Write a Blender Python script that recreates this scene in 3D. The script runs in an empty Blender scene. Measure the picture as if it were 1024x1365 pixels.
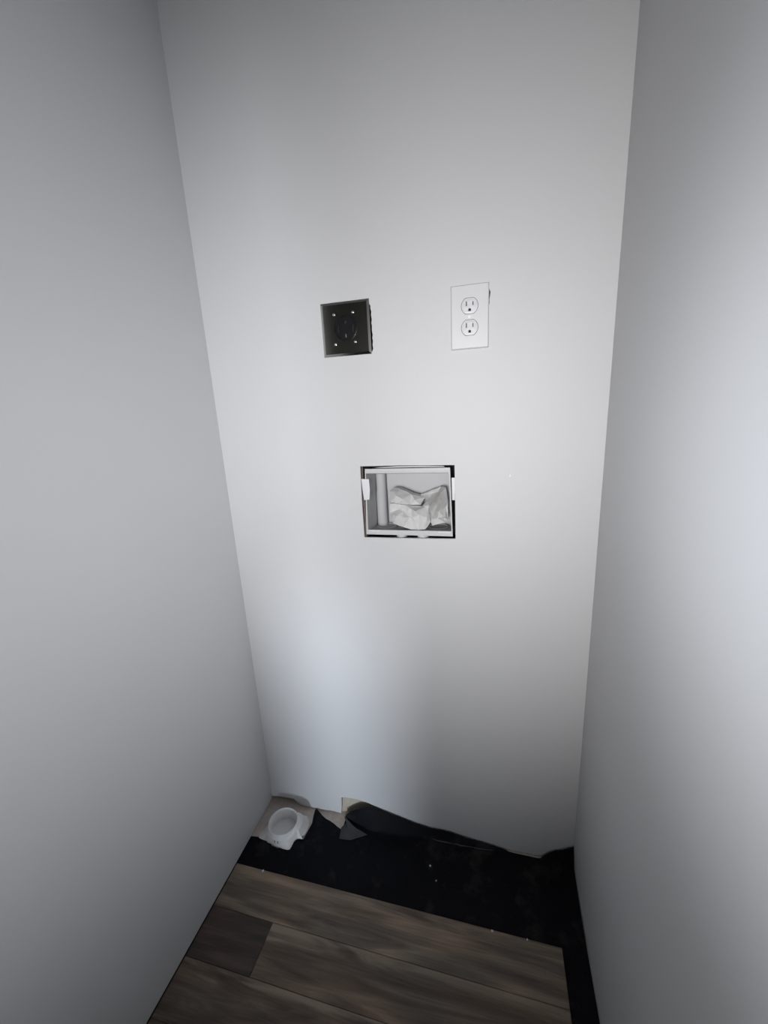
import bpy, bmesh, math, random
from mathutils import Vector, Matrix, noise
from mathutils.geometry import delaunay_2d_cdt

random.seed(7)
scene = bpy.context.scene
COL = scene.collection
PI = math.pi

# ------------------------------------------------------------------ camera
cam_data = bpy.data.cameras.new('camera')
cam_data.sensor_fit = 'VERTICAL'
cam_data.sensor_height = 36.0
cam_data.lens = 544.66 / 1365.0 * 36.0
cam_data.clip_start = 0.01
cam = bpy.data.objects.new('camera', cam_data)
COL.objects.link(cam)
cam.location = (0.1614, -0.9453, 1.2350)
cam.rotation_euler = (1.328113, 0.051089, 0.250924)
scene.camera = cam

# ------------------------------------------------------------------ world, lights, exposure
world = bpy.data.worlds.new('world')
scene.world = world
world.use_nodes = True
bgn = world.node_tree.nodes['Background']
bgn.inputs['Color'].default_value = (0.55, 0.68, 1.0, 1)
bgn.inputs['Strength'].default_value = 0.02
scene.view_settings.view_transform = 'Standard'
scene.view_settings.look = 'None'
scene.view_settings.gamma = 1.0
scene.view_settings.use_curve_mapping = False
scene.view_settings.exposure = 0.0


def area_light(name, loc, aim, sx, sy, power, color, spread=180):
    d = bpy.data.lights.new(name, 'AREA')
    d.shape = 'RECTANGLE'
    d.size, d.size_y = sx, sy
    d.energy = power
    d.color = color
    d.spread = math.radians(spread)
    o = bpy.data.objects.new(name, d)
    COL.objects.link(o)
    o.location = loc
    o.rotation_euler = (Vector(aim) - Vector(loc)).to_track_quat('-Z', 'Y').to_euler()
    return o


#LIGHTS_BEGIN
# added lamps standing in for daylight from behind the camera; openings below added too
area_light('front_fill', (0.0, -2.60, 1.20), (0.1, 0, 1.20), 0.5, 0.6, 3.60, (1.0, 0.988, 0.99), 45)
area_light('front_right_fill', (0.62, -2.60, 1.20), (0.16, 0, 0.95), 0.95, 0.6, 1.42, (0.84, 0.905, 1.0), 74)
area_light('left_fill', (-1.6, -2.2, 1.25), (0.39, -0.65, 1.17), 0.3, 0.4, 0.94, (0.889, 0.933, 1.0), 18)
area_light('right_fill', (1.6, -2.3, 1.25), (-0.528, -0.4, 1.15), 0.3, 0.4, 2.20, (0.925, 0.96, 1.0), 40)
area_light('low_band_fill', (0.1, -2.50, 0.45), (-0.26, 0, 0.30), 0.05, 0.9, 0.46, (0.79, 0.885, 1.0), 13)  # narrow added lamp that shapes the bluish band low on the back wall
#LIGHTS_END


# ------------------------------------------------------------------ materials
def new_mat(name):
    m = bpy.data.materials.new(name)
    m.use_nodes = True
    nt = m.node_tree
    return m, nt, nt.nodes, nt.links, nt.nodes['Principled BSDF']


def mat(name, color, rough=0.5, metal=0.0, var=0.0, var_scale=30.0, bump=0.0, bump_scale=200.0, spec=0.5):
    """Procedural material: base colour with a little noise variation and fine relief."""
    m, nt, n, l, b = new_mat(name)
    tc = n.new('ShaderNodeTexCoord')
    b.inputs['Roughness'].default_value = rough
    b.inputs['Metallic'].default_value = metal
    b.inputs['Specular IOR Level'].default_value = spec
    nz = n.new('ShaderNodeTexNoise')
    nz.inputs['Scale'].default_value = var_scale
    nz.inputs['Detail'].default_value = 5
    l.new(tc.outputs['Object'], nz.inputs['Vector'])
    mx = n.new('ShaderNodeMix')
    mx.data_type = 'RGBA'
    mx.inputs[6].default_value = tuple(c * (1 - var) for c in color) + (1,)
    mx.inputs[7].default_value = tuple(min(1, c * (1 + var)) for c in color) + (1,)
    l.new(nz.outputs['Fac'], mx.inputs[0])
    l.new(mx.outputs[2], b.inputs['Base Color'])
    if bump:
        bn = n.new('ShaderNodeTexNoise')
        bn.inputs['Scale'].default_value = bump_scale
        bn.inputs['Detail'].default_value = 3
        l.new(tc.outputs['Object'], bn.inputs['Vector'])
        bp = n.new('ShaderNodeBump')
        bp.inputs['Strength'].default_value = bump
        bp.inputs['Distance'].default_value = 0.001
        l.new(bn.outputs['Fac'], bp.inputs['Height'])
        l.new(bp.outputs['Normal'], b.inputs['Normal'])
    return m


M = {}
M['paint'] = mat('wall_paint', (0.62, 0.62, 0.625), 0.5, var=0.012, var_scale=6, bump=0.10, bump_scale=260, spec=0.22)
M['ceiling'] = mat('ceiling_paint', (0.80, 0.80, 0.79), 0.9, var=0.02, bump=0.2)
M['hall_paint'] = mat('hall_paint', (0.10, 0.098, 0.093), 0.85, var=0.02, bump=0.1)  # the unlit hall's darkness is put into this colour, for dark reflections
M['trim_white'] = mat('trim_paint', (0.78, 0.78, 0.77), 0.4, var=0.02)
M['drywall_core'] = mat('drywall_core', (0.47, 0.42, 0.34), 0.9, var=0.12, var_scale=60, bump=0.4, bump_scale=300)
M['subfloor'] = mat('subfloor_wood', (0.66, 0.58, 0.52), 0.85, var=0.25, var_scale=70, bump=0.5, bump_scale=180)
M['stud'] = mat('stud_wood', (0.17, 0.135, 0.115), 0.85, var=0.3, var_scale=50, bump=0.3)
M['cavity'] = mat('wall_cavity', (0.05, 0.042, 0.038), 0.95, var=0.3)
M['felt'] = mat('black_underlayment', (0.0075, 0.0076, 0.0105), 0.65, var=0.5, var_scale=14, bump=0.5, bump_scale=160, spec=0.09)
M['felt_flap'] = mat('grey_underlayment_back', (0.060, 0.066, 0.066), 0.7, var=0.25, var_scale=40, bump=0.3, spec=0.3)
M['box_white'] = mat('box_plastic', (0.56, 0.56, 0.565), 0.5, var=0.02, var_scale=20, spec=0.25)
M['tray'] = mat('box_plastic_shaded', (0.50, 0.50, 0.505), 0.6, var=0.03, var_scale=20, spec=0.2)  # same plastic as the rim, its colour darkened for the shade inside
M['tab_white'] = mat('tab_plastic', (0.70, 0.70, 0.71), 0.45, var=0.01, spec=0.25)
M['bag'] = mat('crumpled_plastic', (0.60, 0.595, 0.585), 0.5, var=0.05, var_scale=35, bump=0.6, bump_scale=140, spec=0.25)
M['plate_white'] = mat('outlet_plastic', (0.64, 0.64, 0.65), 0.35, var=0.006, spec=0.3)
M['slot_dark'] = mat('slot_dark', (0.012, 0.012, 0.012), 0.7, var=0.1)
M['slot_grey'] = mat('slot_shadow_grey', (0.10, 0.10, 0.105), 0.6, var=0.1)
M['steel'] = mat('dark_stainless', (0.66, 0.645, 0.59), 0.12, 1.0, var=0.05, var_scale=25, bump=0.02, bump_scale=500)
M['black_plastic'] = mat('black_plastic', (0.006, 0.0063, 0.0085), 0.42, var=0.1, spec=0.12)
M['screw'] = mat('bright_screw_metal', (0.85, 0.85, 0.83), 0.22, 1.0, var=0.03)
M['white_screw'] = mat('white_painted_screw', (0.93, 0.93, 0.94), 0.25, var=0.01)
M['pipe'] = mat('pipe_plastic', (0.86, 0.855, 0.85), 0.5, var=0.06, var_scale=30, bump=0.1, spec=0.4)
M['collar'] = mat('torn_collar', (0.88, 0.865, 0.83), 0.75, var=0.08, var_scale=45, bump=0.4, bump_scale=150)
M['ink'] = mat('dark_print', (0.02, 0.022, 0.03), 0.7, var=0.1)
M['chip'] = mat('paint_chip', (0.80, 0.79, 0.76), 0.8, var=0.05)
M['glass'] = mat('window_glass', (0.9, 0.95, 1.0), 0.05)
M['glass'].node_tree.nodes['Principled BSDF'].inputs['Transmission Weight'].default_value = 1.0


def dust(m, color, scale, lo, hi):
    nt = m.node_tree
    n, l = nt.nodes, nt.links
    b = n['Principled BSDF']
    src = b.inputs['Base Color'].links[0].from_socket
    tc = n.new('ShaderNodeTexCoord')
    nz = n.new('ShaderNodeTexNoise'); nz.inputs['Scale'].default_value = scale; nz.inputs['Detail'].default_value = 8; nz.inputs['Roughness'].default_value = 0.65
    l.new(tc.outputs['Object'], nz.inputs['Vector'])
    cr = n.new('ShaderNodeValToRGB')
    cr.color_ramp.elements[0].position = lo; cr.color_ramp.elements[0].color = (0, 0, 0, 1)
    cr.color_ramp.elements[1].position = hi; cr.color_ramp.elements[1].color = (1, 1, 1, 1)
    l.new(nz.outputs['Fac'], cr.inputs[0])
    mx = n.new('ShaderNodeMix'); mx.data_type = 'RGBA'
    mx.inputs[7].default_value = color + (1,)
    l.new(cr.outputs[0], mx.inputs[0]); l.new(src, mx.inputs[6])
    l.new(mx.outputs[2], b.inputs['Base Color'])


dust(M['felt'], (0.045, 0.042, 0.040), 10, 0.53, 0.80)


def plank_material():
    m, nt, n, l, b = new_mat('grey_brown_oak_plank')
    tc = n.new('ShaderNodeTexCoord')
    oi = n.new('ShaderNodeObjectInfo')
    mul = n.new('ShaderNodeVectorMath'); mul.operation = 'SCALE'
    cmb = n.new('ShaderNodeCombineXYZ')
    l.new(oi.outputs['Random'], cmb.inputs[0]); l.new(oi.outputs['Random'], cmb.inputs[1]); l.new(oi.outputs['Random'], cmb.inputs[2])
    l.new(cmb.outputs[0], mul.inputs[0]); mul.inputs['Scale'].default_value = 37.0
    add = n.new('ShaderNodeVectorMath'); add.operation = 'ADD'
    l.new(tc.outputs['Object'], add.inputs[0]); l.new(mul.outputs[0], add.inputs[1])
    mp = n.new('ShaderNodeMapping'); mp.inputs['Scale'].default_value = (1.7, 15.0, 1.0)
    l.new(add.outputs[0], mp.inputs['Vector'])
    broad = n.new('ShaderNodeTexNoise'); broad.inputs['Scale'].default_value = 1.6; broad.inputs['Detail'].default_value = 6
    broad.inputs['Distortion'].default_value = 1.6
    l.new(mp.outputs[0], broad.inputs['Vector'])
    mp2 = n.new('ShaderNodeMapping'); mp2.inputs['Scale'].default_value = (14.0, 320.0, 1.0)
    l.new(add.outputs[0], mp2.inputs['Vector'])
    fine = n.new('ShaderNodeTexNoise'); fine.inputs['Scale'].default_value = 1.0; fine.inputs['Detail'].default_value = 4
    l.new(mp2.outputs[0], fine.inputs['Vector'])
    cr = n.new('ShaderNodeValToRGB')
    e = cr.color_ramp.elements
    e[0].position = 0.30; e[0].color = (0.11, 0.090, 0.077, 1)
    e[1].position = 0.75; e[1].color = (0.35, 0.295, 0.235, 1)
    e2 = e.new(0.52); e2.color = (0.20, 0.167, 0.138, 1)
    l.new(broad.outputs['Fac'], cr.inputs[0])
    mx = n.new('ShaderNodeMix'); mx.data_type = 'RGBA'; mx.blend_type = 'MULTIPLY'
    mx.inputs[0].default_value = 0.40
    cr2 = n.new('ShaderNodeValToRGB')
    cr2.color_ramp.elements[0].position = 0.3; cr2.color_ramp.elements[0].color = (0.55, 0.55, 0.55, 1)
    cr2.color_ramp.elements[1].position = 0.7; cr2.color_ramp.elements[1].color = (1.25, 1.2, 1.15, 1)
    l.new(fine.outputs['Fac'], cr2.inputs[0])
    l.new(cr.outputs[0], mx.inputs[6]); l.new(cr2.outputs[0], mx.inputs[7])
    # broad drift between grey and red-brown
    drift = n.new('ShaderNodeTexNoise'); drift.inputs['Scale'].default_value = 5.5; drift.inputs['Detail'].default_value = 3
    mp3 = n.new('ShaderNodeMapping'); mp3.inputs['Scale'].default_value = (1.0, 3.0, 1.0)
    l.new(add.outputs[0], mp3.inputs['Vector']); l.new(mp3.outputs[0], drift.inputs['Vector'])
    cr3 = n.new('ShaderNodeValToRGB')
    cr3.color_ramp.elements[0].position = 0.35; cr3.color_ramp.elements[0].color = (0.72, 0.75, 0.79, 1)
    cr3.color_ramp.elements[1].position = 0.66; cr3.color_ramp.elements[1].color = (1.10, 1.01, 0.95, 1)
    l.new(drift.outputs['Fac'], cr3.inputs[0])
    mx3 = n.new('ShaderNodeMix'); mx3.data_type = 'RGBA'; mx3.blend_type = 'MULTIPLY'; mx3.inputs[0].default_value = 1.0
    l.new(mx.outputs[2], mx3.inputs[6]); l.new(cr3.outputs[0], mx3.inputs[7])
    # some planks carry a pale sapwood streak along one long edge (object colour's alpha switches it on)
    sep = n.new('ShaderNodeSeparateXYZ'); l.new(tc.outputs['Generated'], sep.inputs[0])
    wob = n.new('ShaderNodeMath'); wob.operation = 'MULTIPLY_ADD'; wob.inputs[1].default_value = 0.95
    l.new(broad.outputs['Fac'], wob.inputs[0]); l.new(sep.outputs[1], wob.inputs[2])
    mr = n.new('ShaderNodeMapRange'); mr.inputs[1].default_value = 1.28; mr.inputs[2].default_value = 1.52; mr.inputs[4].default_value = 0.8
    l.new(wob.outputs[0], mr.inputs[0])
    sw = n.new('ShaderNodeMath'); sw.operation = 'MULTIPLY'
    l.new(mr.outputs[0], sw.inputs[0]); l.new(oi.outputs['Alpha'], sw.inputs[1])
    sap = n.new('ShaderNodeMix'); sap.data_type = 'RGBA'; sap.inputs[7].default_value = (0.40, 0.345, 0.28, 1)
    l.new(sw.outputs[0], sap.inputs[0]); l.new(mx3.outputs[2], sap.inputs[6])
    # each plank has its own tone, set as the object's colour
    tone = n.new('ShaderNodeMix'); tone.data_type = 'RGBA'; tone.blend_type = 'MULTIPLY'; tone.inputs[0].default_value = 1.0
    l.new(sap.outputs[2], tone.inputs[6]); l.new(oi.outputs['Color'], tone.inputs[7])
    l.new(tone.outputs[2], b.inputs['Base Color'])
    b.inputs['Roughness'].default_value = 0.6
    b.inputs['Specular IOR Level'].default_value = 0.3
    bp = n.new('ShaderNodeBump'); bp.inputs['Strength'].default_value = 0.25; bp.inputs['Distance'].default_value = 0.0006
    l.new(fine.outputs['Fac'], bp.inputs['Height']); l.new(bp.outputs['Normal'], b.inputs['Normal'])
    return m


M['plank'] = plank_material()

# ------------------------------------------------------------------ mesh helpers


def link(name, me, m=None, parent=None, loc=(0, 0, 0), smooth=False):
    o = bpy.data.objects.new(name, me)
    COL.objects.link(o)
    o.location = loc
    if m is not None:
        me.materials.append(m)
    if parent is not None:
        o.parent = parent
    if smooth:
        me.shade_smooth()
        me.set_sharp_from_angle(angle=math.radians(smooth if smooth is not True else 40))
    return o


def from_bm(name, bm, m=None, parent=None, loc=(0, 0, 0), smooth=False):
    bmesh.ops.recalc_face_normals(bm, faces=bm.faces[:])
    me = bpy.data.meshes.new(name)
    bm.to_mesh(me)
    bm.free()
    return link(name, me, m, parent, loc, smooth)


def add_box(bm, x0, x1, y0, y1, z0, z1, bevel=0.0):
    r = bmesh.ops.create_cube(bm, size=1.0)
    vs = r['verts']
    for v in vs:
        v.co = Vector(((x0 + x1) / 2 + v.co.x * (x1 - x0), (y0 + y1) / 2 + v.co.y * (y1 - y0), (z0 + z1) / 2 + v.co.z * (z1 - z0)))
    if bevel:
        es = list({e for v in vs for e in v.link_edges})
        bmesh.ops.bevel(bm, geom=es, offset=bevel, segments=2, affect='EDGES', profile=0.5)


def box(name, x0, x1, y0, y1, z0, z1, m, parent=None, bevel=0.0):
    bm = bmesh.new()
    add_box(bm, x0, x1, y0, y1, z0, z1, bevel)
    return from_bm(name, bm, m, parent, smooth=bool(bevel))


def fill_mesh(name, outer, holes, depth, bevel=0.0):
    """Flat sheet with holes, in the XY plane, z from 0 to depth (filled 2D curve turned into a mesh)."""
    cu = bpy.data.curves.new(name, 'CURVE')
    cu.dimensions = '2D'
    cu.fill_mode = 'BOTH'
    cu.extrude = depth / 2 - bevel
    if bevel:
        cu.bevel_depth = bevel
        cu.bevel_resolution = 2
        cu.offset = -bevel
    for loop in [outer] + holes:
        s = cu.splines.new('POLY')
        s.points.add(len(loop) - 1)
        for p, c in zip(s.points, loop):
            p.co = (c[0], c[1], 0, 1)
        s.use_cyclic_u = True
    t = bpy.data.objects.new(name, cu)
    COL.objects.link(t)
    dg = bpy.context.evaluated_depsgraph_get()
    dg.update()
    me = bpy.data.meshes.new_from_object(t.evaluated_get(dg))
    bpy.data.objects.remove(t)
    bpy.data.curves.remove(cu)
    me.transform(Matrix.Translation((0, 0, depth / 2)))
    bm = bmesh.new()
    bm.from_mesh(me)
    bmesh.ops.remove_doubles(bm, verts=bm.verts[:], dist=1e-6)
    bmesh.ops.recalc_face_normals(bm, faces=bm.faces[:])
    bm.to_mesh(me)
    bm.free()
    me.materials.clear()
    return me


WALLROT = Matrix.Rotation(PI / 2, 4, 'X')   # sheet (x, y) -> wall (x, z); its depth grows towards the room (-Y)


def wall_sheet(name, outer, holes, depth, m, parent=None, loc=(0, 0, 0), bevel=0.0, smooth=False):
    me = fill_mesh(name, outer, holes, depth, bevel)
    me.transform(WALLROT)
    return link(name, me, m, parent, loc, smooth)


def circle(cx, cy, r, n=40, flat=None):
    pts = []
    for k in range(n):
        a = 2 * PI * k / n
        y = r * math.sin(a)
        if flat is not None:
            y = max(-flat, min(flat, y))
        pts.append((cx + r * math.cos(a), cy + y))
    return pts


def rect(x0, x1, y0, y1):
    return [(x0, y0), (x1, y0), (x1, y1), (x0, y1)]


def empty(name, loc, label, cat, group=None):
    o = bpy.data.objects.new(name, None)
    o.empty_display_size = 0.05
    COL.objects.link(o)
    o.location = loc
    tag(o, label, cat, group)
    return o


def tag(o, label, cat, group=None):
    o['label'] = label
    o['category'] = cat
    if group:
        o['group'] = group
    return o


def struct(o):
    o['kind'] = 'structure'
    return o


def interp(tab, x):
    if x <= tab[0][0]:
        return tab[0][1]
    for (a, va), (b, vb) in zip(tab, tab[1:]):
        if x <= b:
            t = (x - a) / (b - a)
            return va + (vb - va) * t
    return tab[-1][1]


# ------------------------------------------------------------------ the closet's shell
XL, XR = -0.528, 0.3906          # closet side walls
YF = -0.775                      # where the closet opens to the hall
ZC = 2.44                        # ceiling

floor = struct(box('floor', -1.75, 1.75, -2.75, 0.13, -0.03, 0.0, M['subfloor']))

# back wall: one drywall sheet with the rough cut-outs of the boxes and the broken bottom edge
washer_hole = [(-0.1488, 1.1070), (-0.1500, 1.0200), (-0.1498, 0.9246), (-0.08, 0.9252), (0.0, 0.9262), (0.0805, 0.9275),
               (0.0802, 1.02), (0.0797, 1.1062), (0.02, 1.1066), (-0.05, 1.1076), (-0.11, 1.1070)]
dryer_hole = [(-0.205, 1.380), (-0.12, 1.3775), (-0.1016, 1.3655), (-0.0987, 1.372), (-0.0999, 1.3800), (-0.0983, 1.388), (-0.0996, 1.394),
              (-0.0982, 1.401), (-0.0995, 1.4105), (-0.0988, 1.419), (-0.1001, 1.425), (-0.0984, 1.433), (-0.0998, 1.442), (-0.0986, 1.449),
              (-0.1005, 1.4545), (-0.0999, 1.461), (-0.1032, 1.4650), (-0.1060, 1.4680), (-0.12, 1.460), (-0.205, 1.457)]
duplex_hole = [(0.085, 1.36), (0.145, 1.36), (0.1525, 1.429), (0.1540, 1.4400), (0.1537, 1.4465), (0.1548, 1.4520), (0.1549, 1.4545), (0.1556, 1.4590),
               (0.1545, 1.4640), (0.145, 1.47), (0.085, 1.47)]
bottom_edge = [(XL - 0.002, 0.0195), (-0.5105, 0.0225), (-0.4795, 0.0250), (-0.4480, 0.0265), (-0.4400, 0.0155), (-0.4300, 0.0065), (-0.4180, 0.0048),
               (-0.3950, 0.0062), (-0.3650, 0.0052), (-0.3450, 0.0072), (-0.3330, 0.0066), (-0.3236, 0.0094), (-0.3000, 0.0080), (-0.2862, 0.0070),
               (-0.2835, 0.0300), (-0.2815, 0.0690), (-0.2700, 0.0735), (-0.2480, 0.0752), (-0.2250, 0.0748), (-0.1900, 0.0690), (-0.1550, 0.0560),
               (-0.1200, 0.0400), (-0.0800, 0.0200), (-0.0500, 0.0035), (0.05, 0.002), (0.16, 0.0015), (0.2200, 0.0020), (0.2430, 0.0016),
               (0.2700, 0.0040), (0.2900, 0.0030), (0.3100, 0.0060), (0.33, 0.003), (XR + 0.002, 0.002)]
wall_outer = bottom_edge + [(XR + 0.002, ZC), (XL - 0.002, ZC)]
wall_back = struct(wall_sheet('wall_back', wall_outer, [washer_hole, dryer_hole, duplex_hole], 0.0127, M['paint'], loc=(0, 0.0127, 0)))
# what shows behind the cut-outs: bottom plate, studs and the far side of the cavity
struct(box('trim_1', XL - 0.05, XR + 0.05, 0.0132, 0.100, 0.0, 0.1, M['drywall_core']))
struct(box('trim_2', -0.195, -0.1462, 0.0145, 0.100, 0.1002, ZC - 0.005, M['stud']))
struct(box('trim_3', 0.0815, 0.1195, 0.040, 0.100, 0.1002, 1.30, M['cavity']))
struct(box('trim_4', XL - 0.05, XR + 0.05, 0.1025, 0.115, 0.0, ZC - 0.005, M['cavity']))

# side walls end at the closet opening
struct(box('wall_left', XL - 0.115, XL, YF, -0.0002, 0.0102, ZC, M['paint']))
struct(box('wall_right', XR, XR + 0.115, YF, -0.0002, 0.0045, ZC, M['paint']))
struct(box('ceiling', -1.75, 1.75, -2.75, 0.13, ZC, ZC + 0.05, M['ceiling']))
# the hall in front of the closet, behind the camera
struct(box('wall_near_left', -1.75, XL - 0.115, YF, YF + 0.10, 0.0, ZC, M['hall_paint']))
struct(box('wall_near_right', XR + 0.115, 1.75, YF, YF + 0.10, 0.0, ZC, M['hall_paint']))
struct(box('wall_hall_left', -1.75, -1.70, -2.75, YF, 0.0, ZC, M['hall_paint']))
struct(box('wall_hall_right', 1.70, 1.75, -2.75, YF, 0.0, ZC, M['hall_paint']))
#HALL_BEGIN
struct(box('wall_front', -1.70, 1.70, -2.75, -2.70, 0.0, ZC, M['hall_paint']))


def glazed(name, size_x, size_z, loc, rz, panes, m):
    """Added door or window: a slab with glazed openings, its sheet facing local -Y."""
    o = struct(wall_sheet(name, rect(-size_x / 2, size_x / 2, 0, size_z), [rect(*p) for p in panes], 0.035, m, loc=loc, bevel=0.003))
    o.rotation_euler = (0, 0, rz)
    for p in panes:
        g = wall_sheet('pane', rect(*p), [], 0.004, M['glass'], o, loc=(0, -0.008, 0))
    return o


glazed('added_door_1', 0.90, 2.05, (0.0, -2.699, 0.012), PI, [rect_ for rect_ in ((-0.30, 0.30, 0.90, 1.75), (-0.16, -0.04, 0.06, 0.86))], M['trim_white'])  # unseen door and windows, added as dressing for the fill lamps
glazed('added_window_1', 1.10, 0.80, (1.06, -2.699, 0.80), PI, [(-0.50, 0.50, 0.06, 0.74)], M['trim_white'])
glazed('added_window_2', 0.46, 0.60, (-1.699, -2.2, 0.95), PI / 2, [(-0.18, 0.18, 0.06, 0.54)], M['trim_white'])
glazed('added_window_3', 0.46, 0.60, (1.699, -2.3, 0.95), -PI / 2, [(-0.18, 0.18, 0.06, 0.54)], M['trim_white'])
#HALL_END

# ------------------------------------------------------------------ floor planks, each its own piece of the floor
PX0, PX1 = -0.5262, 0.3334
PITCH = 0.1045
Y0 = -0.2036
ZP0, ZP1 = 0.0030, 0.0088


def plank(x0, x1, y0, y1, tone):
    bm = bmesh.new()
    add_box(bm, x0 + 0.0003, x1 - 0.0003, y0 + 0.0003, y1 - 0.0003, ZP0, ZP1)
    top = [e for e in bm.edges if all(v.co.z > ZP1 - 1e-5 for v in e.verts)]
    bmesh.ops.bevel(bm, geom=top, offset=0.0009, segments=1, affect='EDGES')
    o = from_bm('plank', bm, M['plank'], floor)
    o.color = (tone[0], tone[1], tone[2], tone[3] if len(tone) > 3 else 0.0)
    return o


rows = {
    0: [(PX0, PX1, (1.12, 1.08, 1.02))],
    1: [(PX0, -0.3545, (0.52, 0.47, 0.48)), (-0.3545, PX1, (0.88, 0.83, 0.79, 0.85))],
    2: [(PX0, PX1, (0.78, 0.73, 0.70, 0.8))],
    3: [(PX0, 0.02, (0.60, 0.56, 0.55)), (0.02, PX1, (0.9, 0.86, 0.82))],
}
for r in range(0, 17):
    y1 = Y0 - r * PITCH
    y0 = y1 - PITCH
    if r in rows:
        segs = rows[r]
    else:
        x0, x1 = (PX0, PX1) if y0 > YF + 0.02 else (-1.69, 1.69)
        segs, x = [], x0
        x_next = x0 + random.uniform(0.35, 1.1)
        while x < x1 - 0.01:
            xe = min(x1, x_next)
            if x1 - xe < 0.15:
                xe = x1
            t = random.uniform(0.6, 1.0)
            segs.append((x, xe, (t, t * 0.97, t * 0.94)))
            x = xe
            x_next = x + random.uniform(0.8, 1.2)
    for a, b_, t in segs:
        plank(a, b_, y0, y1, t)

# ------------------------------------------------------------------ black underlayment
def grid_sheet(name, rowsP, m, thick=0.0012, parent=None):
    """A thin sheet through a grid of points; the lower skin follows 'thick' along the normals."""
    bm = bmesh.new()
    V = [[bm.verts.new(p) for p in r] for r in rowsP]
    for i in range(len(V) - 1):
        for j in range(len(V[0]) - 1):
            bm.faces.new((V[i][j], V[i + 1][j], V[i + 1][j + 1], V[i][j + 1]))
    bmesh.ops.recalc_face_normals(bm, faces=bm.faces[:])
    bmesh.ops.solidify(bm, geom=bm.faces[:], thickness=thick)
    return from_bm(name, bm, m, parent, smooth=50)


# height of the torn upper edge along the back wall
EDGE = [(-0.268, 0.010), (-0.2647, 0.020), (-0.2459, 0.0375), (-0.2201, 0.054), (-0.1954, 0.0615), (-0.1711, 0.0645), (-0.1361, 0.0558),
        (-0.1013, 0.0472), (-0.0556, 0.0365), (-0.02, 0.031), (0.0008, 0.0285), (0.030, 0.0300), (0.0627, 0.0285), (0.0995, 0.0210), (0.1422, 0.0175),
        (0.17, 0.0145), (0.1946, 0.0105), (0.2258, 0.0050), (0.2462, 0.0035), (0.306, 0.0040), (0.3247, 0.028), (0.3435, 0.0414), (0.3620, 0.046), (0.3884, 0.0555)]


def main_sheet():
    R = []
    nx = 120
    xa, xb = -0.266, 0.3888
    for i in range(nx + 1):
        x = xa + (xb - xa) * i / nx
        h = interp(EDGE, x) + 0.0012 * noise.noise(Vector((x * 60, 0, 3)))
        h = max(h, 0.0032)
        up = max(0.0, h - 0.004)
        yw = -0.0062 if up > 0.002 else -0.0075
        yf = yw - 0.004 - 0.40 * up                 # where it leaves the floor
        if x > 0.300:
            yf = yw - 0.004 - 0.30 * up
        bul = 0.0045 * min(1, up / 0.02)
        prof = []
        for t in range(9):                          # upright part, from the torn edge down
            s = t / 8.0
            y = yw + (yf - yw) * s ** 1.6 - bul * math.sin(PI * s) * 0.6
            z = 0.0042 + up * (1 - s) ** 1.15
            prof.append((y, z))
        # roll the free corner forward on the left
        if x < -0.13:
            k = min(1, (-0.13 - x) / 0.09)
            prof = [(y - 0.010 * k * (1 - abs(2 * (t / 8) - 0.6)), z) for t, (y, z) in enumerate(prof)]
        row = [Vector((x, y, z)) for y, z in prof]
        for k in range(1, 25):
            s = k / 24.0
            y = yf + (-0.775 - yf) * s ** 1.5
            zz = 0.0018
            if y > -0.195:
                w = noise.noise(Vector((x * 14, y * 18, 1.7)))
                zz += 0.0020 + 0.0016 * w * min(1, (y + 0.2) * 12)
            xx = x
            row.append(Vector((xx, y, zz)))
        # the sheet's right margin leans up on the right wall near the corner
        for v in row:
            d = (XR - 0.0016) - v.x
            if d < 0.045 and v.y > -0.13:
                f = (1 - d / 0.045) ** 1.5
                v.z += f * 0.012 * max(0, (v.y + 0.13) / 0.13)
            if v.y < -0.195:
                v.z = min(v.z, 0.0024)
        if i < 4:                                    # the left margin lies on the other piece
            for v in row:
                if v.y > -0.195:
                    v.z = max(v.z, 0.0034)
        R.append(row)
    return grid_sheet('underlayment_sheet', R, M['felt'])


sheet = tag(main_sheet(), 'wide black underlayment sheet with its torn edge turned up against the back wall', 'underlayment')

# thin grey strip on the crease where the sheet starts to climb the wall
cp = [(0.005, -0.0195), (0.021, -0.0212), (0.045, -0.0206), (0.068, -0.0204), (0.0794, -0.0194), (0.0860, -0.0210), (0.11, -0.0188), (0.1428, -0.0184), (0.18, -0.0150)]
bm = bmesh.new()
tv = []
for k, (x, y) in enumerate(cp):
    w = 0.0009 + 0.0007 * ((k * 7) % 3)
    if k in (0, len(cp) - 1):
        w = 0.0003
    tv.append([bm.verts.new((x, y - w, 0.0072)), bm.verts.new((x, y, 0.0090)), bm.verts.new((x, y + w, 0.0076))])
for A, B in zip(tv, tv[1:]):
    for j in range(2):
        bm.faces.new((A[j], B[j], B[j + 1], A[j + 1]))
bmesh.ops.recalc_face_normals(bm, faces=bm.faces[:])
bmesh.ops.solidify(bm, geom=bm.faces[:], thickness=0.0005)
crease = from_bm('grey_crease', bm, M['felt_flap'], sheet)
crease['label'] = 'grey line along the fold'

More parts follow.
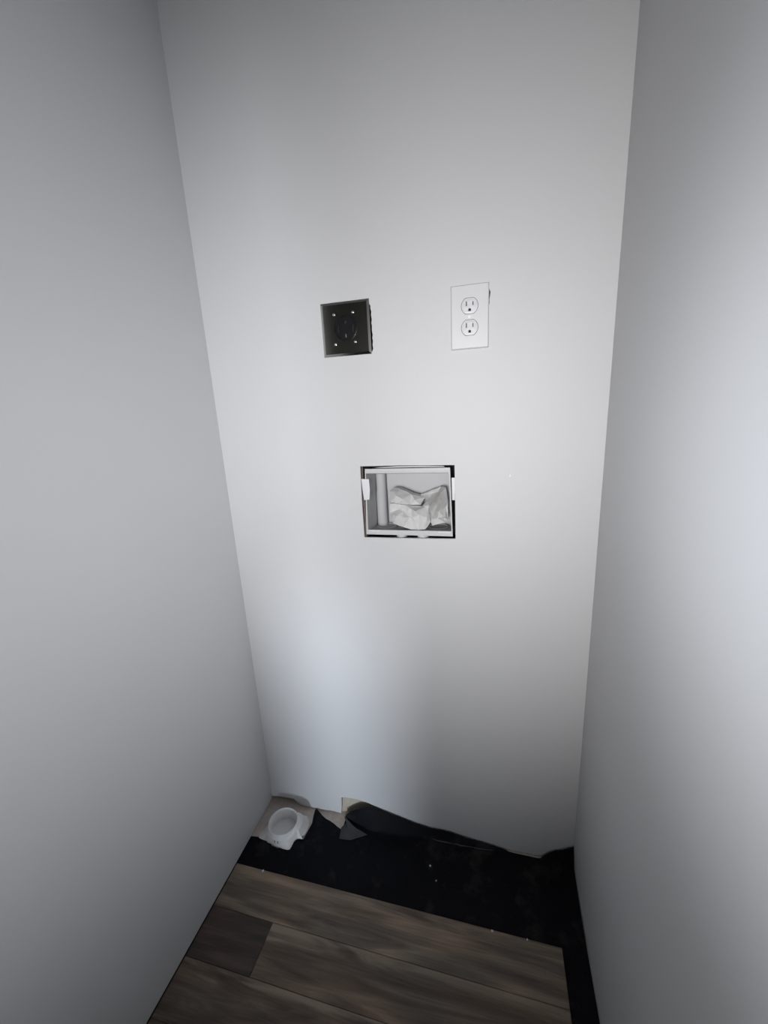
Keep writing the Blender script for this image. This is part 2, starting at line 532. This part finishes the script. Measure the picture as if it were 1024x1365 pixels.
# grey triangular flap: the underside of the sheet's folded left corner
bm = bmesh.new()
pts = [(-0.2668, -0.020, 0.0230), (-0.2590, -0.0260, 0.0085), (-0.2700, -0.0440, 0.0068), (-0.2640, -0.0760, 0.0066), (-0.2300, -0.0730, 0.0068), (-0.1850, -0.0480, 0.0075), (-0.2250, -0.0380, 0.0110), (-0.2420, -0.0310, 0.0150)]
vs = [bm.verts.new(p) for p in pts]
cv = bm.verts.new((-0.243, -0.050, 0.0095))
for a, b_ in zip(vs, vs[1:] + vs[:1]):
    bm.faces.new((a, b_, cv))
bmesh.ops.recalc_face_normals(bm, faces=bm.faces[:])
bmesh.ops.solidify(bm, geom=bm.faces[:], thickness=0.0008)
flap = from_bm('torn_flap', bm, M['felt_flap'], sheet, smooth=30)
flap['label'] = 'dull grey underside of the folded corner'

# the second sheet, on the left around the pipe
left_poly = [(-0.5500, -0.1240), (-0.5080, -0.1195), (-0.4900, -0.1080), (-0.4830, -0.0980), (-0.4720, -0.1220), (-0.4560, -0.1340), (-0.4370, -0.1370), (-0.4180, -0.1340), (-0.4020, -0.1220), (-0.3900, -0.1020), (-0.3800, -0.0960), (-0.3708, -0.0960), (-0.3685, -0.0700), (-0.3661, -0.0462), (-0.3700, -0.0260), (-0.3718, -0.0080),
             (-0.3670, -0.0050), (-0.3590, -0.0085), (-0.3440, -0.0165), (-0.3278, -0.0233), (-0.3130, -0.0270), (-0.2993, -0.0319), (-0.2840, -0.0395), (-0.2698, -0.0448),
             (-0.2660, -0.06), (-0.2655, -0.10), (-0.2655, -0.70), (-0.5500, -0.70)]
me = fill_mesh('underlayment_sheet', left_poly, [], 0.0010)
bm = bmesh.new()
bm.from_mesh(me)
bmesh.ops.triangulate(bm, faces=bm.faces[:])
bmesh.ops.subdivide_edges(bm, edges=[e for e in bm.edges if e.calc_length() > 0.02], cuts=3, use_grid_fill=True)
for v in bm.verts:
    x, y = v.co.x, v.co.y
    z = 0.0006
    pk = max(0, 1 - math.hypot((x + 0.367) / 0.035, (y + 0.003) / 0.035))
    z += 0.0085 * pk
    v.co.z += z
me2 = bpy.data.meshes.new('underlayment_sheet')
bm.to_mesh(me2)
bm.free()
tag(link('underlayment_sheet', me2, M['felt'], smooth=40), 'black underlayment piece cut to a point beside the white floor pipe', 'underlayment')

# ------------------------------------------------------------------ pipe stub in the floor
PC = Vector((-0.437, -0.0895, 0.0))
pipe = empty('floor_pipe', PC, 'white plastic pipe stub rising from the floor in the left back corner', 'pipe')
# hollow tube standing on the floor, open at the top
bm = bmesh.new()
N = 56
prof = [(0.0415, 0.0034), (0.0415, 0.0440), (0.0421, 0.0452), (0.0436, 0.0452), (0.0444, 0.0442), (0.0446, 0.0250), (0.0446, 0.0004)]
ringv = []
for k in range(N):
    a = 2 * PI * k / N
    ringv.append([bm.verts.new((r * math.cos(a), r * math.sin(a), z)) for r, z in prof])
for k in range(N):
    A, B = ringv[k], ringv[(k + 1) % N]
    for j in range(len(prof) - 1):
        bm.faces.new((A[j], B[j], B[j + 1], A[j + 1]))
cap = [ringv[k][0] for k in range(N)]
bm.faces.new(cap)
from_bm('pipe_tube', bm, M['pipe'], pipe, smooth=50)

# ragged collar spread round the foot of the pipe: (angle deg, outer radius, outer z, radius at mid height, mid z)
COLLAR = [(-180, .0640, .0055, .050, .020), (-172, .0700, .0040, .052, .018), (-160, .0770, .0022, .056, .014), (-154, .0760, .0018, .057, .013), (-146, .0640, .0018, .053, .015), (-138, .0545, .0016, .050, .020), (-132, .0535, .0016, .049, .022),
          (-120, .0480, .0020, .0470, .024), (-105, .0455, .0026, .0462, .024), (-92, .0450, .0030, .0460, .024), (-80, .0470, .0024, .0463, .024), (-68, .0510, .0018, .0470, .023), (-55, .0570, .0014, .0490, .021), (-48, .0590, .0014, .0500, .021), (-40, .0540, .0022, .0495, .022), (-30, .0500, .0060, .0490, .024),
          (-20, .0500, .0080, .0500, .027), (-14, .0530, .0060, .0515, .027), (-9, .0660, .0040, .0545, .026), (-6, .0620, .0090, .0550, .026), (2, .0650, .0040, .0565, .025), (14, .0690, .0030, .0580, .025), (28, .0740, .0030, .0590, .025), (40, .0770, .0030, .0590, .025), (52, .0760, .0030, .0560, .023), (66, .0640, .0030, .0520, .021),
          (90, .0560, .0030, .0490, .020), (120, .0530, .0030, .0480, .018), (150, .0560, .0035, .0480, .018), (170, .0600, .0050, .0490, .019)]
bm = bmesh.new()
cr_ = []
for a, ro, zo, rm, zm in COLLAR:
    a = math.radians(a)
    c, s = math.cos(a), math.sin(a)
    r2 = 0.55 * rm + 0.45 * ro
    zo = zo + 0.0009
    if -20 <= math.degrees(a) <= 60:
        zm = zm + 0.009
    z2 = 0.42 * zm + 0.58 * zo
    z0 = 0.042 if -20 <= math.degrees(a) <= 60 else (0.036 if -40 <= math.degrees(a) <= 70 else 0.030)
    col = [(0.0448, z0), (0.0453, z0 - 0.001), (0.5 * (0.0453 + rm) + 0.001, 0.55 * z0 + 0.45 * zm), (rm, zm), (r2, z2), (ro, zo)]
    cr_.append([bm.verts.new((r * c, r * s, z)) for r, z in col])
for k in range(len(cr_)):
    A, B = cr_[k], cr_[(k + 1) % len(cr_)]
    for j in range(5):
        bm.faces.new((A[j], B[j], B[j + 1], A[j + 1]))
bmesh.ops.recalc_face_normals(bm, faces=bm.faces[:])
bmesh.ops.solidify(bm, geom=bm.faces[:], thickness=0.0009)
collar = from_bm('torn_collar', bm, M['collar'], pipe, smooth=14)
collar['label'] = 'ragged white collar flaring onto the floor'
# two short dark strokes printed on the front of the pipe
for k, ang in enumerate((-97, -84)):
    a = math.radians(ang)
    bm = bmesh.new()
    add_box(bm, -0.0009, 0.0009, -0.0004, 0.0004, -0.0042, 0.0042, 0.0003)
    o = from_bm('print_mark', bm, M['ink'], pipe)
    o.rotation_euler = (0, 0, a + PI / 2)
    o.location = (0.0468 * math.cos(a), 0.0468 * math.sin(a), 0.0225)

# ------------------------------------------------------------------ washer outlet box sunk in the wall
WB = Vector((0, 0, 0.9330))
washer = empty('washer_outlet_box', WB, 'white recessed washing machine outlet box, uncovered, in a rough cut hole', 'outlet box')


def Lz(pts):
    return [(x, z - WB.z) for x, z in pts]


# front frame
rim_out = Lz([(-0.1440, 0.9327), (0.0735, 0.9329), (0.0690, 1.1000), (-0.1378, 1.0997)])
rim_in = Lz([(-0.1392, 0.9450), (0.0702, 0.9460), (0.0655, 1.0880), (-0.1355, 1.0884)])
wall_sheet('front_rim', rim_out, [rim_in], 0.0040, M['box_white'], washer, loc=(0, 0.0080, 0), bevel=0.0008, smooth=30)
# tray: four walls tapering to the back panel
bm = bmesh.new()
fr_in = [(-0.1392, 0.9420), (0.0702, 0.9430), (0.0655, 1.0895), (-0.1355, 1.0900)]
bk_in = [(-0.1335, 0.9350), (0.0660, 0.9350), (0.0630, 1.0860), (-0.1290, 1.0860)]
yb = 0.0930
ti = 0.0022
loops = []
for pts_, y in ((fr_in, 0.0080), (bk_in, yb)):
    loops.append([bm.verts.new((x, y, z - WB.z)) for x, z in pts_])
sx = (-1, 1, 1, -1); sz = (-1, -1, 1, 1)
for pts_, y in ((bk_in, yb + ti), (fr_in, 0.0080)):
    loops.append([bm.verts.new((x + sx[i] * ti, y, z + sz[i] * ti - WB.z)) for i, (x, z) in enumerate(pts_)])
for a, b_ in zip(loops, loops[1:] + loops[:1]):
    if a is loops[1]:
        continue
    for i in range(4):
        j = (i + 1) % 4
        bm.faces.new((a[i], a[j], b_[j], b_[i]))
bm.faces.new(loops[1])
bm.faces.new(loops[2])
from_bm('tray', bm, M['tray'], washer)
wall_sheet('top_flange', Lz([(-0.1150, 1.1004), (0.0560, 1.1006), (0.0520, 1.1028), (0.0050, 1.1040), (-0.0600, 1.1042), (-0.1020, 1.1022)]), [], 0.0020, M['tray'], washer, loc=(0, 0.0150, 0))
# side mounting ears
for pts_ in ([(-0.1474, 1.0755), (-0.1280, 1.0752), (-0.1272, 1.0480), (-0.1295, 1.0238), (-0.1436, 1.0224), (-0.1462, 1.048)],
             [(0.0722, 1.0765), (0.0796, 1.0764), (0.0798, 1.0500), (0.0795, 1.0232), (0.0733, 1.0231), (0.0727, 1.05)]):
    wall_sheet('mounting_ear', Lz(pts_), [], 0.0022, M['tab_white'], washer, loc=(0, 0.0036, 0), bevel=0.0005, smooth=30)
# ridge under the top lip, little bars on the bottom lip
box('lip_ridge', -0.1345, 0.0640, 0.0034, 0.0085, 1.0905 - WB.z, 1.0930 - WB.z, M['box_white'], washer, 0.0006)
for x0, x1 in ((-0.1360, -0.1060), (0.0375, 0.0690)):
    box('lip_bar', x0, x1, 0.0030, 0.0075, 0.9415 - WB.z, 0.9448 - WB.z, M['tab_white'], washer, 0.0006)
box('lip_dark_strip', -0.1335, 0.0632, 0.0078, 0.0088, 1.0868 - WB.z, 1.0883 - WB.z, M['slot_grey'], washer)  # thin dark grey strip just below the top lip
# knock-out rings on the tray floor
for x, y, r in ((-0.1040, 0.062, 0.0270), (0.031, 0.066, 0.0270), (-0.062, 0.028, 0.0150)):
    bm = bmesh.new()
    n = 36
    pr = [(0.0, 0.0024), (r * 0.80, 0.0024), (r * 0.84, 0.0046), (r * 0.94, 0.0046), (r, 0.0015), (r, 0.0)]
    rings = []
    for rr, zz in pr[1:]:
        rings.append([bm.verts.new((x + rr * math.cos(2 * PI * k / n), y + rr * math.sin(2 * PI * k / n), 0.9366 - WB.z + zz)) for k in range(n)])
    bm.faces.new(rings[0])
    for a, b_ in zip(rings, rings[1:]):
        for k in range(n):
            bm.faces.new((a[k], a[(k + 1) % n], b_[(k + 1) % n], b_[k]))
    from_bm('knockout_ring', bm, M['tray'], washer, smooth=30)
# vertical drain pipe rising from the left knock-out, a little wider in its lower sleeve
bm = bmesh.new()
n = 32
pr = [(0.0134, 0.9372), (0.0134, 1.0300), (0.0127, 1.0310), (0.0127, 1.0845)]
rings = [[bm.verts.new((-0.1182 + r * math.cos(2 * PI * k / n), 0.0760 + r * math.sin(2 * PI * k / n), z - WB.z)) for k in range(n)] for r, z in pr]
for a, b_ in zip(rings, rings[1:]):
    for k in range(n):
        bm.faces.new((a[k], a[(k + 1) % n], b_[(k + 1) % n], b_[k]))
bm.faces.new(rings[0])
bm.faces.new(rings[-1])
from_bm('drain_pipe', bm, M['tray'], washer, smooth=40)
# pipe collars bulging out below the tray
for x, r in ((-0.0560, 0.0140), (-0.0020, 0.0150)):
    bm = bmesh.new()
    bmesh.ops.create_cone(bm, cap_ends=True, segments=28, radius1=r * 0.88, radius2=r, depth=0.0260, matrix=Matrix.Translation((x, 0.0250, 0.9186 - WB.z)))
    from_bm('pipe_collar', bm, M['box_white'], washer, smooth=40)

# ------------------------------------------------------------------ crumpled bag stuffed into the box
LOBES = [
    ([(-0.0871, 0.05, 1.0384), (-0.0766, 0.055, 1.0429), (-0.0625, 0.05, 1.0422), (-0.0332, 0.045, 1.0297), (-0.0004, 0.055, 1.0181), (-0.0079, 0.04, 1.0022), (-0.0322, 0.035, 1.0041), (-0.0677, 0.03, 1.0073), (-0.0817, 0.035, 1.0076), (-0.0899, 0.045, 1.0232)],
     [(-0.0683, 0.026, 1.0296), (-0.0488, 0.020, 1.0195), (-0.0214, 0.030, 1.0171)]),
    ([(-0.088, 0.04, 1.0048), (-0.0738, 0.035, 1.0054), (-0.047, 0.03, 1.0052), (0.0053, 0.035, 0.9987), (0.0149, 0.03, 0.9793), (0.0179, 0.028, 0.9623), (0.0013, 0.02, 0.9400), (-0.012, 0.016, 0.9415), (-0.05, 0.018, 0.9493), (-0.0783, 0.024, 0.9568), (-0.0828, 0.028, 0.972), (-0.0878, 0.035, 0.9832)],
     [(-0.0636, 0.032, 0.9919), (-0.0674, 0.014, 0.9786), (-0.0288, 0.018, 0.9982), (-0.0151, 0.004, 0.994), (-0.0323, 0.016, 0.9765), (-0.0241, 0.012, 0.9771), (0.0104, 0.018, 0.9761), (-0.0445, 0.010, 0.9768), (-0.0069, 0.010, 0.9837), (-0.0500, 0.024, 0.9900)]),
    ([(-0.0137, 0.06, 1.0234), (0.0142, 0.066, 1.0344), (0.0402, 0.06, 1.0441), (0.0521, 0.055, 1.0434), (0.0570, 0.05, 1.0287), (0.0585, 0.045, 1.0079), (0.0590, 0.04, 0.9647), (0.051, 0.034, 0.9581), (0.0196, 0.036, 0.9504), (0.0147, 0.04, 0.9638), (-0.0048, 0.04, 0.999), (0.0066, 0.05, 1.0128)],
     [(0.0300, 0.074, 1.0280), (0.0159, 0.078, 1.0240), (0.0430, 0.032, 1.0350), (0.0360, 0.056, 1.0150), (0.0270, 0.062, 0.9980), (0.0200, 0.060, 0.9790),
      (0.0300, 0.026, 1.0180), (0.0160, 0.020, 1.0060), (0.0110, 0.030, 0.9900), (0.0470, 0.024, 1.0100), (0.0380, 0.024, 0.9900), (0.0340, 0.032, 0.9700), (0.0540, 0.044, 0.9950), (0.0500, 0.028, 0.9750), (0.0470, 0.046, 0.9680)]),
]
bag_base = Vector((-0.012, 0.045, 0.9400))
bm = bmesh.new()
for outl, inner in LOBES:
    P = [Vector(p) for p in outl + inner]
    n = len(outl)
    co, ed, fa, *_ = delaunay_2d_cdt([Vector((p.x, p.z)) for p in P], [(i, (i + 1) % n) for i in range(n)] + ([(n + a, n + c) for a, c in ((2, 3), (3, 4), (4, 5), (2, 6), (6, 7), (7, 8), (2, 9), (9, 10), (10, 11))] if n == 12 and len(inner) == 15 else []), [], 1, 1e-6)
    F = [bm.verts.new(p - bag_base) for p in P]
    Bk = [bm.verts.new(Vector((p.x * 0.96, min(p.y + 0.026, 0.089), 0.9400 + (p.z - 0.9400) * 0.97 + 0.001)) - bag_base) for p in P[:n]]
    for f in fa:
        try:
            bm.faces.new([F[i] for i in f])
        except ValueError:
            pass
    for i in range(n):
        j = (i + 1) % n
        bm.faces.new((F[i], F[j], Bk[j], Bk[i]))
    bm.faces.new(Bk)
bmesh.ops.triangulate(bm, faces=bm.faces[:])
bmesh.ops.recalc_face_normals(bm, faces=bm.faces[:])
bmesh.ops.subdivide_edges(bm, edges=bm.edges[:], cuts=5, use_grid_fill=True)
for v in bm.verts:
    p = v.co * 42
    r1 = 0.5 - abs(noise.noise(p + Vector((3, 1, 7))))
    r2 = 0.5 - abs(noise.noise(p * 2.2 + Vector((9, 4, 2))))
    d = noise.noise_vector(p * 1.3) * 0.0016
    v.co += Vector((d.x, d.y - 0.0042 * r1 - 0.0024 * r2 + 0.0015, d.z))
    v.co.z = max(v.co.z, 0.0036)
bag = from_bm('plastic_bag', bm, M['bag'], None, bag_base, smooth=22)
tag(bag, 'crumpled white plastic bag stuffed inside the recessed wall box', 'bag')

# ------------------------------------------------------------------ dryer receptacle (dark steel plate)
DC = Vector((-0.1598, 0.0, 1.4185))
dryer = empty('dryer_outlet', DC, 'square dark steel plate with round black four-slot outlet, left on the back wall', 'outlet')


def bevel_plate(name, hx, hz, yt, inset, hole_loops, m, parent):
    """Wall plate: flat front field with cut-outs and a sloped edge running back to the wall."""
    me = fill_mesh(name, rect(-hx + inset, hx - inset, -hz + inset, hz - inset), hole_loops, 0.0012)
    bm = bmesh.new()
    bm.from_mesh(me)
    for v in bm.verts:
        v.co.z += yt - 0.0012
    fr = [(-hx + inset, -hz + inset), (hx - inset, -hz + inset), (hx - inset, hz - inset), (-hx + inset, hz - inset)]
    lo = [(-hx, -hz), (hx, -hz), (hx, hz), (-hx, hz)]
    li = [(-hx + .001, -hz + .001), (hx - .001, -hz + .001), (hx - .001, hz - .001), (-hx + .001, hz - .001)]
    a = [bm.verts.new((x, y, yt)) for x, y in fr]
    b_ = [bm.verts.new((x, y, 0.0011)) for x, y in lo]
    c = [bm.verts.new((x, y, 0.0002)) for x, y in lo]
    d = [bm.verts.new((x, y, 0.0002)) for x, y in li]
    e = [bm.verts.new((x, y, yt - 0.0012)) for x, y in fr]
    for u, w in ((a, b_), (b_, c), (c, d), (d, e)):
        for i in range(4):
            j = (i + 1) % 4
            bm.faces.new((u[i], u[j], w[j], w[i]))
    bmesh.ops.remove_doubles(bm, verts=bm.verts[:], dist=1e-6)
    bmesh.ops.transform(bm, matrix=WALLROT, verts=bm.verts[:])
    return from_bm(name, bm, m, parent)


bevel_plate('wall_plate', 0.0573, 0.0570, 0.0036, 0.0054, [circle(0, 0.001, 0.0268, 48)], M['steel'], dryer)
# receptacle: raised ring, face with four slots, dark back
wall_sheet('receptacle_ring', circle(0, 0.001, 0.0266, 48), [circle(0, 0.001, 0.0238, 48)], 0.0040, M['black_plastic'], dryer, loc=(0, -0.0012, 0), bevel=0.0006, smooth=30)
slots = [rect(-0.0192, -0.0160, -0.0080, 0.0080), rect(0.0155, 0.0187, -0.0080, 0.0080), rect(-0.0016, 0.0016, -0.0190, -0.0100), circle(0, 0.0140, 0.0036, 20)]
wall_sheet('receptacle_face', circle(0, 0.001, 0.0237, 48), slots, 0.0030, M['black_plastic'], dryer, loc=(0, -0.0014, 0))
wall_sheet('receptacle_back', circle(0, 0.001, 0.0236, 32), [], 0.0008, M['slot_dark'], dryer, loc=(0, -0.0003, 0))
bm = bmesh.new()
add_box(bm, -0.0012, 0.0006, -0.0030, -0.0008, -0.0178, -0.0112)
from_bm('contact_blade', bm, M['screw'], dryer)


def screw(parent, x, z, yt, r, m, ang, groove):
    bm = bmesh.new()
    n = 20
    pr = [(r, 0.0), (r * 0.98, r * 0.18), (r * 0.75, r * 0.36), (r * 0.4, r * 0.44)]
    rings = [[bm.verts.new((rr * math.cos(2 * PI * k / n), -zz, rr * math.sin(2 * PI * k / n))) for k in range(n)] for rr, zz in pr]
    for a, b_ in zip(rings, rings[1:]):
        for k in range(n):
            bm.faces.new((a[k], a[(k + 1) % n], b_[(k + 1) % n], b_[k]))
    bm.faces.new(rings[-1])
    bm.faces.new(rings[0])
    s = from_bm('screw', bm, m, parent, loc=(x, yt, z), smooth=40)
    bm = bmesh.new()
    add_box(bm, -r * 0.8, r * 0.8, -r * 0.47, -r * 0.30, -r * 0.13, r * 0.13)
    g = from_bm('screw_slot', bm, groove, s)
    g.rotation_euler = (0, ang, 0)
    return s


for k, (x, z) in enumerate(((-0.0255, 0.0318), (0.0195, 0.0325), (-0.0262, -0.0310), (0.0212, -0.0290))):
    screw(dryer, x, z, -0.0037, 0.0030, M['screw'], 0.7 + 0.5 * k, M['slot_dark'])

# ------------------------------------------------------------------ duplex outlet (white)
OC = Vector((0.1141, 0.0, 1.4154))
duplex = empty('duplex_outlet', OC, 'white double electrical outlet with a tall white plate, right on the back wall', 'outlet')
UP, LO = 0.0212, -0.0205
RR, FL = 0.0172, 0.0153
bevel_plate('wall_plate', 0.0390, 0.0625, 0.0050, 0.0022, [circle(0, UP, RR + 0.0004, 40, FL + 0.0004), circle(0, LO, RR + 0.0004, 40, FL + 0.0004)], M['plate_white'], duplex)
for zc in (UP, LO):
    sl = [rect(-0.0077, -0.0055, zc + 0.0000, zc + 0.0088), rect(0.0058, 0.0078, zc + 0.0008, zc + 0.0080)]
    gd = [(-0.0026, zc - 0.0100), (0.0026, zc - 0.0100), (0.0026, zc - 0.0070)] + [(0.0026 * math.cos(PI * k / 8), zc - 0.0070 + 0.0026 * math.sin(PI * k / 8)) for k in range(1, 8)] + [(-0.0026, zc - 0.0070)]
    f = wall_sheet('receptacle_face', circle(0, zc, RR - 0.0003, 40, FL - 0.0003), sl + [gd], 0.0045, M['plate_white'], duplex, loc=(0, -0.0012, 0), bevel=0.0004, smooth=30)
    for k, (x0, x1, z0, z1) in enumerate(((-0.0085, -0.0047, zc - 0.001, zc + 0.0098), (0.0050, 0.0086, zc, zc + 0.009), (-0.0034, 0.0034, zc - 0.0108, zc - 0.0036))):
        bm = bmesh.new()
        add_box(bm, x0, x1, -0.0020, -0.0010, z0, z1)
        from_bm('slot_contact' if k < 2 else 'ground_hole', bm, M['slot_grey'] if k < 2 else M['slot_dark'], f, loc=(0, 0.0012, 0))
screw(duplex, 0.0, 0.0006, -0.0050, 0.0032, M['white_screw'], 1.5, M['plate_white'])

# ------------------------------------------------------------------ small debris and the paint fleck
def chip(x, y, z, r, label, seed, cat='debris', group=None):
    rnd = random.Random(seed)
    bm = bmesh.new()
    bmesh.ops.create_icosphere(bm, subdivisions=1, radius=r)
    for v in bm.verts:
        v.co = Vector((v.co.x * rnd.uniform(0.7, 1.3), v.co.y * rnd.uniform(0.7, 1.3), v.co.z * rnd.uniform(0.5, 0.9)))
    lo = min(v.co.z for v in bm.verts)
    for v in bm.verts:
        v.co.z -= lo
    o = from_bm('plaster_crumb', bm, M['chip'], None, (x, y, z))
    tag(o, label, cat, group)
    return o


chip(-0.4405, -0.2075, ZP1, 0.0033, 'bright white plaster crumb on the leftmost edge of the first plank', 1)
chip(0.1765, -0.2075, ZP1, 0.0030, 'pale plaster crumb on the far edge of the first plank, middle of the floor', 2)
chip(0.2560, -0.2062, ZP1, 0.0022, 'small plaster crumb near the right end of the first plank', 3)
chip(0.0310, -0.1250, 0.0040, 0.0018, 'lone tiny white crumb on the middle of the black underlayment', 4)
chip(0.0100, -0.0920, 0.0040, 0.0026, 'flat pale crumb on the black underlayment, nearest the back wall', 5)


def find_fleck():
    bm = bmesh.new()
    bmesh.ops.create_icosphere(bm, subdivisions=2, radius=0.0016)
    for v in bm.verts:
        v.co = Vector((v.co.x * 0.8, v.co.y * 0.45, v.co.z * 1.7))
    o = from_bm('paint_fleck', bm, M['white_screw'], None, (0.202, -0.0004, 1.0803), smooth=True)
    tag(o, 'tiny white paint drip on the back wall right of the recessed box', 'paint drip')


find_fleck()
